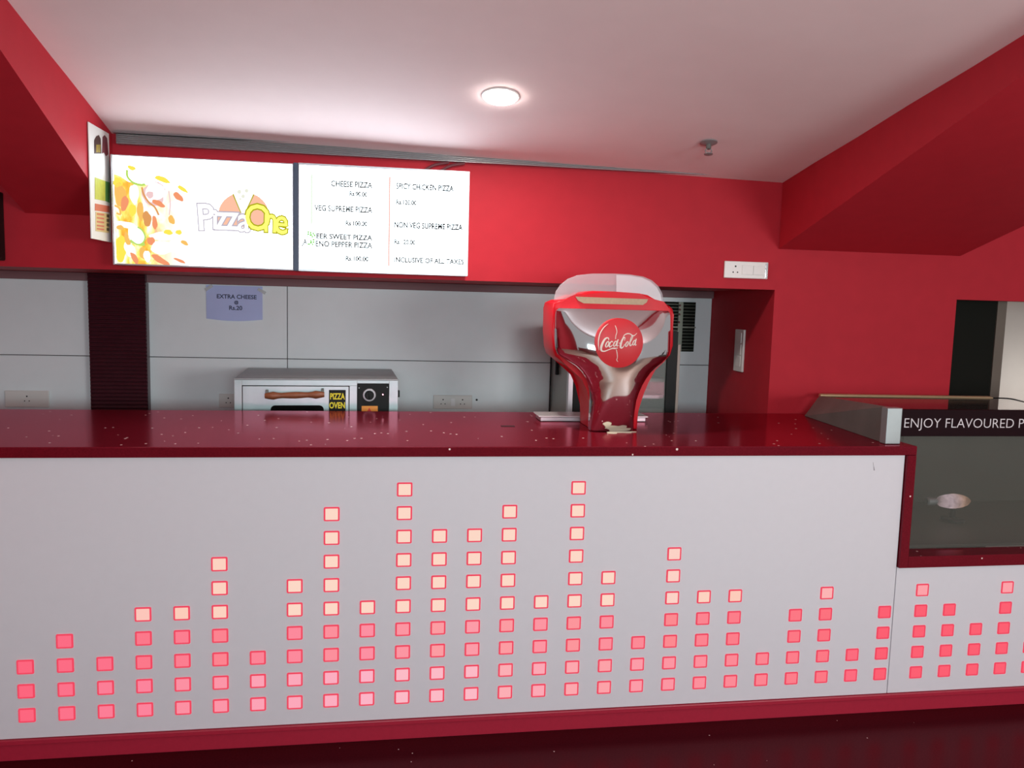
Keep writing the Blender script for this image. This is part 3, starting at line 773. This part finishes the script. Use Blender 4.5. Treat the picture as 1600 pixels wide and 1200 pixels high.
disc(bm, p1, dn1, [.018, .018, .004], [.050, .0525, .056], 18); obj('deflector', bm, STEELTOP, sp)

# ------------------------------------------------------------------ electrical plates
def yplate(name, label, x0, x1, z0, z1, Y, cat, group=None, dep=.011):
    t = thing(name, label, cat, ((x0+x1)/2, Y, z0), group)
    bm = B(); box(bm, (x0, Y-dep, z0), (x1, Y-.0008, z1), .003); obj('plate', bm, WPLAST, t)
    return t
DOT = mat('socket_hole', (.03, .03, .03), .8)
x0, x1, z0, z1 = 1.575, 1.796, 1.732, 1.812
t = yplate('switch_socket', 'white double plate with socket and two switches on the red header at right', x0, x1, z0, z1, YH, 'socket')
bm = B(); box(bm, (x0+.088, YH-.0135, z0+.018), (x0+.144, YH-.0105, z1-.018), .001); obj('switch_rocker', bm, WPLAST, t)
bm = B(); box(bm, (x0+.146, YH-.0135, z0+.018), (x0+.203, YH-.0105, z1-.018), .001); obj('switch_rocker', bm, WPLAST, t)
bm = B()
for dx, dz, r in ((.055, .056, .0042), (.044, .028, .0034), (.066, .028, .0034)): disc(bm, (x0+dx, YH-.0105, z0+dz), (0, -1, 0), [r, r], [0, .0012], 12)
obj('socket_holes', bm, DOT, t)
bm = B(); box(bm, (x1-.014, YH-.0125, z0+.004), (x1-.003, YH-.0105, z1-.004), .001); obj('end_cap', bm, CHROME, t)
# tall plate on the niche side wall
sw = thing('switch_plate', 'tall narrow white switch plate on the dark red niche wall', 'switch', (XN, 4.0, 1.255))
bm = B(); box(bm, (XN-.013, 3.950, 1.256), (XN-.0008, 4.056, 1.478), .003); obj('plate', bm, WPLAST, sw)
for z in (1.283, 1.345, 1.407):
    bm = B(); box(bm, (XN-.016, 3.972, z), (XN-.0125, 4.034, z+.055), .001); obj('switch_rocker', bm, WPLAST, sw)
# sockets on the back wall, low
def wsock(label, x0, x1, z0, z1, sw_=True):
    t = yplate('wall_socket', label, x0, x1, z0, z1, YW, 'socket', 'white sockets low on the back wall')
    bm = B()
    for dx in ((.25, .75) if sw_ else (.5,)):
        cx = x0+(x1-x0)*dx
        for ex, ez, r in ((0, .014, .004), (-.011, -.010, .003), (.011, -.010, .003)): disc(bm, (cx+ex, YW-.0105, (z0+z1)/2+ez), (0, -1, 0), [r, r], [0, .0012], 10)
    obj('socket_holes', bm, DOT, t)
    if sw_:
        bm = B(); cx = (x0+x1)/2; box(bm, (cx-.012, YW-.016, (z0+z1)/2-.022), (cx+.012, YW-.0105, (z0+z1)/2+.022), .0015); obj('switch_rocker', bm, mat('bright_white', (.92, .92, .92), .3), t)
wsock('white double socket on the back wall just right of the oven', .246, .462, .990, 1.066)
wsock('white socket plate partly hidden behind the left of the oven', -.890, -.700, .990, 1.063)
wsock('white socket plate on the back wall left of the ribbed column', -1.940, -1.730, .985, 1.071, False)
bm = B(); disc(bm, (.488, YW-.0008, 1.041), (0, -1, 0), [.006, .006, .003], [0, .003, .004], 12); tag(obj('wall_plug', bm, DOT), 'tiny dark plug in the back wall right of the double socket', 'plug')

# ------------------------------------------------------------------ back wall things
rc = thing('ribbed_column', 'dark maroon column of horizontal ribs on the white back wall, left of the notice', 'column', (-1.375, YW-.03, 0))
bm = B(); box(bm, (-1.516, YW-.045, .001), (-1.236, YW-.0312, 1.679)); box(bm, (-1.516, YW-.0312, .001), (-1.236, YW-.0008, 1.638)); obj('backing', bm, RIB, rc)
bm = B(); n = 84
for k in range(n):
    z = .010 + k*.0199
    prism(bm, [(-1.514, YW-.0455, z), (-1.514, YW-.0515, z+.004), (-1.514, YW-.0535, z+.010), (-1.514, YW-.0505, z+.0165), (-1.514, YW-.0455, z+.0180)], (.276, 0, 0))
rb = obj('ribs', bm, RIB, rc)

nt_ = thing('paper_sign', 'blue-white paper notice taped to the white back wall', 'notice', (-.806, YW, 1.458))
a, b = -.950, -.665
def nz(x, z): # gentle curl
    u = (x-a)/(b-a); v = (z-1.46)/.172
    return YW-.004 - .010*(1-v)*math.sin(PI*u)**2 - .003*math.sin(3*PI*u)*(1-v)
bm = B(); NX, NZ2 = 16, 10; G = []
for j in range(NZ2+1):
    row = []
    for i in range(NX+1):
        u = i/NX; v = j/NZ2; x = a+(b-a)*u; zb0 = 1.461 - .010*math.sin(PI*u); z = zb0 + (1.636-zb0)*v
        row.append([bm.verts.new((x, nz(x, z)+k*.0006, z)) for k in (0, 1)])
    G.append(row)
for j in range(NZ2):
    for i in range(NX):
        for k in (0, 1): bm.faces.new((G[j][i][k], G[j][i+1][k], G[j+1][i+1][k], G[j+1][i][k]))
for i in range(NX):
    for j in (0, NZ2): bm.faces.new((G[j][i][0], G[j][i+1][0], G[j][i+1][1], G[j][i][1]))
for j in range(NZ2):
    for i in (0, NX): bm.faces.new((G[j][i][0], G[j+1][i][0], G[j+1][i][1], G[j][i][1]))
sh = obj('sheet', bm, PAPER, nt_, smooth=True)
for s, x, y, sz in (('EXTRA CHEESE', 369.5, 464, .030), ('@', 369, 472.5, .021), ('Rs.20', 368, 481.5, .031)):
    p = at(x, y, Y=YW-.012); bm = B(); text_bm(bm, s, p, sz, off=.0007, ext=.0002, align='CENTER')
    for v in bm.verts: v.co.y = nz(v.co.x, v.co.z) - .0012 + (v.co.y-p.y)*.5
    obj('text_line', bm, INK, nt_)
for (x, z, an) in ((-.935, 1.622, .6), (-.668, 1.612, -.5)):
    bm = B(); c, s = math.cos(an), math.sin(an)
    prism(bm, [(x+dx*c-dz*s, YW-.0085, z+dx*s+dz*c) for dx, dz in ((-.022, -.008), (.022, -.008), (.022, .008), (-.022, .008))], (0, -.0006, 0)); obj('tape', bm, TAPE, nt_)

# vent grille
vg = thing('vent_grille', 'dark slatted vent grille high on the back wall behind the dispenser', 'vent', (1.5, YW, 1.33))
bm = B(); box(bm, (1.20, YW-.006, 1.332), (1.742, YW-.0008, 1.616)); obj('dark_back', bm, BLACKM, vg)
bm = B()
for k in range(15):
    z = 1.340 + k*.0185
    prism(bm, [(1.205, YW-.0065, z), (1.205, YW-.018, z+.001), (1.205, YW-.018, z+.0045), (1.205, YW-.0065, z+.0035)], (.532, 0, 0))
obj('slats', bm, mat('vent_slat', (.10, .12, .09), .4, metal=.3), vg)
bm = B()
box(bm, (1.635, YW-.022, 1.332), (1.662, YW-.0062, 1.616)); box(bm, (1.20, YW-.021, 1.468), (1.742, YW-.0062, 1.476))
obj('mullion', bm, mat('vent_bar', (.22, .25, .20), .4, metal=.3), vg)
bm = B()
for z in (1.352, 1.50, 1.545, 1.572, 1.596): disc(bm, (1.64, YW-.0222, z), (0, -1, 0), [.006, .006, .002], [0, .002, .004], 10)
obj('screw', bm, CHROME, vg)

# glass display cooler
cl = thing('glass_cooler', 'dark framed glass drinks cooler standing behind the dispenser against the back wall', 'cooler', (1.19, 4.15, 0))
CX0, CX1, CY, CZ = .900, 1.488, 3.95, 1.462
bm = B()
box(bm, (CX0+.028, CY-.004, .01), (CX0+.075, CY+.03, CZ), .002); box(bm, (CX1-.070, CY-.004, .01), (CX1-.016, CY+.03, CZ), .002)
box(bm, (CX0+.075, CY-.004, CZ-.06), (CX1-.070, CY+.03, CZ), .002); box(bm, (CX0+.075, CY-.004, .01), (CX1-.070, CY+.03, .40), .002)
obj('door_frame', bm, BLACK, cl)
bm = B(); box(bm, (CX0+.001, CY-.004, .01), (CX0+.027, CY+.03, 1.30), .002); obj('edge_trim', bm, FRAMEV, cl)
bm = B(); box(bm, (CX1-.015, CY-.004, .01), (CX1, CY+.03, 1.395), .002); obj('edge_trim', bm, mat('beige_trim', (.36, .31, .27), .5), cl)
bm = B(); box(bm, (CX0+.076, CY+.006, .402), (CX1-.071, CY+.012, CZ-.062)); obj('door_glass', bm, COOLG, cl)
bm = B()
box(bm, (CX0+.002, CY+.031, .01), (CX0+.010, YW-.024, CZ-.01)); box(bm, (CX1-.012, CY+.031, .01), (CX1-.004, YW-.024, CZ-.01))
box(bm, (CX0+.010, YW-.040, .01), (CX1-.012, YW-.030, CZ-.01)); box(bm, (CX0+.002, CY+.031, CZ-.01), (CX1-.004, YW-.024, CZ))
obj('cabinet', bm, mat('cooler_side', (.23, .23, .205), .3, metal=.2, noise=.15, nscale=8), cl)
for z in (1.04, 1.112, 1.20, 1.30):
    bm = B(); box(bm, (CX0+.015, CY+.06, z), (CX1-.018, YW-.06, z+.006), .001)
    o = obj('shelf', bm, mat('cooler_shelf', (.50, .54, .52), .25, alpha=.8), cl)
    bm = B(); box(bm, (CX0+.015, CY+.050, z-.006), (CX1-.018, CY+.0585, z+.012), .001); obj('shelf_edge', bm, FRAMEV if z == 1.112 else mat('shelf_lip', (.40, .43, .40), .3), o)
bm = B(); p = at(872, 574, X=CX0); box(bm, (CX0-.014, p.y-.012, p.z-.040), (CX0+.0008, p.y+.012, p.z+.045), .003); obj('side_latch', bm, BLACK, cl)
bm = B(); tube(bm, [(CX0-.003, 4.38, .2), (CX0-.003, 4.38, 1.3)], .004, 8); obj('side_seal', bm, BLACK, cl)

# back counter that carries the oven
bc_ = thing('back_counter', 'steel back counter under the pizza oven, behind the stone counter', 'counter', (-1.2, 4.1, 0))
bm = B(); box(bm, (-3.3, 3.76, .86), (.86, YW-.06, .90), .004); obj('top', bm, COUNTERB, bc_)
bm = B(); box(bm, (-3.28, 3.84, .002), (.84, YW-.07, .859), .004); obj('cabinet_body', bm, COUNTERB, bc_)

# ------------------------------------------------------------------ pizza oven (own axes: x along its front, y into it)
OV = Vector((-.698, 3.79, .9005)); RZ = math.radians(3.2)
ov = thing('pizza_oven', 'steel pizza oven with wooden handle standing on the back counter', 'oven', OV, rz=RZ)
W_, D_, H_ = .744, .555, .309
def of(x, y):                     # photo pixel -> point on oven front, own axes
    d = fw + rt*((x-800)/F) - up*((y-600)/F)
    n = Vector((-math.sin(RZ), math.cos(RZ), 0)); t = (OV-CAM).dot(n)/d.dot(n); P = CAM + d*t - OV
    return Vector((P.x*math.cos(RZ)+P.y*math.sin(RZ), 0, P.z))
bm = B(); box(bm, (0, .004, .018), (W_, D_, H_-.004), .002); obj('body', bm, STEELTOP, ov, local=True)
bm = B(); 
box(bm, (-.001, -.004, H_-.005), (W_+.001, D_+.001, H_), .001); obj('top_sheet', bm, STEELTOP, ov, local=True)
dL, dR, dT = of(379, 604).x, of(545, 601).x, of(379, 603).z
cL, cR, cT = of(558, 599).x, of(608, 599).x, of(558, 599).z
bm = B()
box(bm, (0, -.004, .018), (dL-.003, .004, H_-.006), .001); box(bm, (dL-.003, -.004, dT+.003), (cL, .004, H_-.006), .001)
box(bm, (dR+.003, -.004, .018), (cL, .004, dT+.003), .001); box(bm, (cR, -.004, .018), (W_, .004, H_-.006), .001)
box(bm, (cL, -.004, cT), (cR, .004, H_-.006), .001)
obj('front_frame', bm, STEEL, ov, local=True)
bm = B(); box(bm, (dL-.003, .0035, .018), (cL, .0041, dT+.003)); obj('door_gap', bm, BLACK, ov, local=True)
bm = B(); box(bm, (dL, -.006, .020), (dR, .0034, dT), .0015); dr = obj('door', bm, STEEL, ov, local=True)
wT, wL, wR = of(470, 633).z, of(423, 636).x, of(506, 636).x
bm = B(); r = .02
pts = [(wL, -.0062, .05), (wL, -.0062, wT-r)] + [(wL+r-r*math.cos(a), -.0062, wT-r+r*math.sin(a)) for a in (.4, .8, 1.2)] + [(wL+r, -.0062, wT), (wR-r, -.0062, wT)] + [(wR-r+r*math.sin(a), -.0062, wT-r+r*math.cos(a)) for a in (.4, .8, 1.2)] + [(wR, -.0062, wT-r), (wR, -.0062, .05)]
prism(bm, pts, (0, -.0012, 0)); obj('door_window', bm, mat('oven_glass', (.006, .006, .006), .1), dr, local=True)
hl, hr = of(415, 617), of(507, 615)
bm = B()
n = 15; prof_ = [r_*1.3 for r_ in [.009, .012, .0145, .011, .0095, .0105, .0115, .012, .0115, .0105, .0095, .011, .0145, .012, .009]]
tube(bm, [(hl.x+(hr.x-hl.x)*k/(n-1), -.040, hl.z+(hr.z-hl.z)*k/(n-1)) for k in range(n)], prof_, 16); hd = obj('handle', bm, WOOD, dr, smooth=True, local=True)
for P in (hl, hr):
    bm = B(); box(bm, (P.x-.006+(.008 if P is hl else -.008), -.040, P.z-.004), (P.x+.006+(.008 if P is hl else -.008), -.0064, P.z+.026), .002); obj('handle_bracket', bm, STEELD, hd, local=True)
s0, s1 = of(514, 609), of(540, 645)
bm = B(); box(bm, (s0.x, -.0075, s1.z), (s1.x, -.0061, s0.z)); sg = obj('sign', bm, BLACK, dr, local=True)
for s, y in (('PIZZA', 619.5), ('OVEN', 633.5)):
    bm = B(); p = of(527, y); text_bm(bm, s, (p.x, -.0080, p.z), .040, off=.0012, ext=.0003, align='CENTER', sx=.62 if s == 'PIZZA' else .68)
    obj('lettering', bm, YELLOW, sg, local=True)
a = of(514, 609.5); b = of(540, 612)
bm = B(); box(bm, (cL+.0005, -.0058, .020), (cR-.0005, .0034, cT-.0005), .001); cp_ = obj('control_panel', bm, BLACK, ov, local=True)
k0 = of(577, 617)
bm = B(); disc(bm, (k0.x, -.0059, k0.z), (0, -1, 0), [.029, .031, .029, .024], [0, .003, .005, .0052], 28); obj('dial_ring', bm, STEELTOP, cp_, smooth=True, local=True)
bm = B(); disc(bm, (k0.x, -.0112, k0.z), (0, -1, 0), [.022, .0215, .019, .0], [0, .012, .016, .016], 24); box(bm, (k0.x-.003, -.0305, k0.z-.018), (k0.x+.003, -.0262, k0.z+.018), .001); obj('knob', bm, BLACK, cp_, smooth=True, local=True)
k1 = of(598, 616); bm = B(); disc(bm, (k1.x, -.0059, k1.z), (0, -1, 0), [.006, .006, .003], [0, .003, .006], 12); obj('indicator_light', bm, CHROME, cp_, smooth=True, local=True)
bm = B()
for x, y in ((561, 606), (605, 605)): q = of(x, y); disc(bm, (q.x, -.0059, q.z), (0, -1, 0), [.003, .002], [0, .0012], 8)
obj('panel_screws', bm, STEEL, cp_, local=True)
a, b = of(565, 634), of(590, 650); bm = B(); box(bm, (a.x, -.0068, b.z), (b.x, -.0059, a.z)); st = obj('warning_sticker', bm, ORANGE, cp_, local=True)
bm = B(); c_ = (a.x+b.x)/2; prism(bm, [(c_-.014, -.0070, a.z-.030), (c_+.010, -.0070, a.z-.030), (c_-.002, -.0070, a.z-.008)], (0, -.0006, 0)); obj('warning_mark', bm, mat('sticker_red', (.6, .05, .03), .5), st, local=True)
for x, y in ((.03, .04), (W_-.03, .04), (.03, D_-.04), (W_-.03, D_-.04)):
    bm = B(); disc(bm, (x, y, 0), (0, 0, 1), [.016, .016, .020], [.0005, .012, .0175], 12); obj('foot', bm, BLACK, ov, local=True)
bm = B(); box(bm, (W_+.0002, .02, .22), (W_+.010, .05, .252), .002); obj('side_catch', bm, BLACK, ov, local=True)

# dark fixture at the far left edge
fx = thing('wall_fixture', 'black box-shaped fixture on the red header at the left edge of the photo', 'fixture', (-1.60, YH, 1.70))
bm = B(); box(bm, (-1.76, YH-.10, 1.705), (-1.585, YH-.0008, 1.985), .006); obj('case', bm, BLACK, fx)
bm = B(); box(bm, (-1.62, YH-.104, 1.712), (-1.572, YH-.06, 1.752), .005); lt = obj('clamp', bm, BLACK, fx)
bm = B(); disc(bm, (-1.575, YH-.1045, 1.736), (0, -1, 0), [.006, .006, .003], [0, .002, .004], 10); obj('screw', bm, STEELTOP, lt)

# ------------------------------------------------------------------ light
def area(name, loc, target, sx, sy, power, col=(1, 1, 1), shape='RECTANGLE', spread=PI):
    l = bpy.data.lights.new(name, 'AREA'); l.shape = shape; l.size = sx; l.size_y = sy; l.energy = power; l.color = col; l.spread = spread
    o = bpy.data.objects.new(name, l); COL.objects.link(o); o.location = loc
    o.rotation_euler = (Vector(target)-Vector(loc)).to_track_quat('-Z', 'Y').to_euler(); return o
area('lobby_lamp_right', (3.6, -2.2, 1.55), (1.3, 3.2, 1.6), 1.6, .9, 84, (1.0, .98, .99))
area('lobby_fill_left', (.3, -2.4, 1.7), (.3, 3.2, 2.2), 1.7, .6, 76, (.74, .95, 1.0))  # unseen fill added behind the camera to brighten ceiling and back wall
area('downlight_beam', p0+dn*.018, p0+dn*.018+Vector((0, -.1, -1)), .11, .11, 11, (1, .93, .84), 'DISK')
area('passage_lamp', (4.3, 4.2, 1.1), (3.9, 4.75, 1.0), .3, .3, 3, (1, .97, .92))

w = bpy.data.worlds.new('world'); S.world = w; w.use_nodes = True
bg = w.node_tree.nodes['Background']; bg.inputs['Color'].default_value = (1.0, .95, .97, 1); bg.inputs['Strength'].default_value = .36

vs = S.view_settings; vs.view_transform = 'Standard'; vs.look = 'None'; vs.exposure = 0.0; vs.gamma = 1.0; vs.use_curve_mapping = False
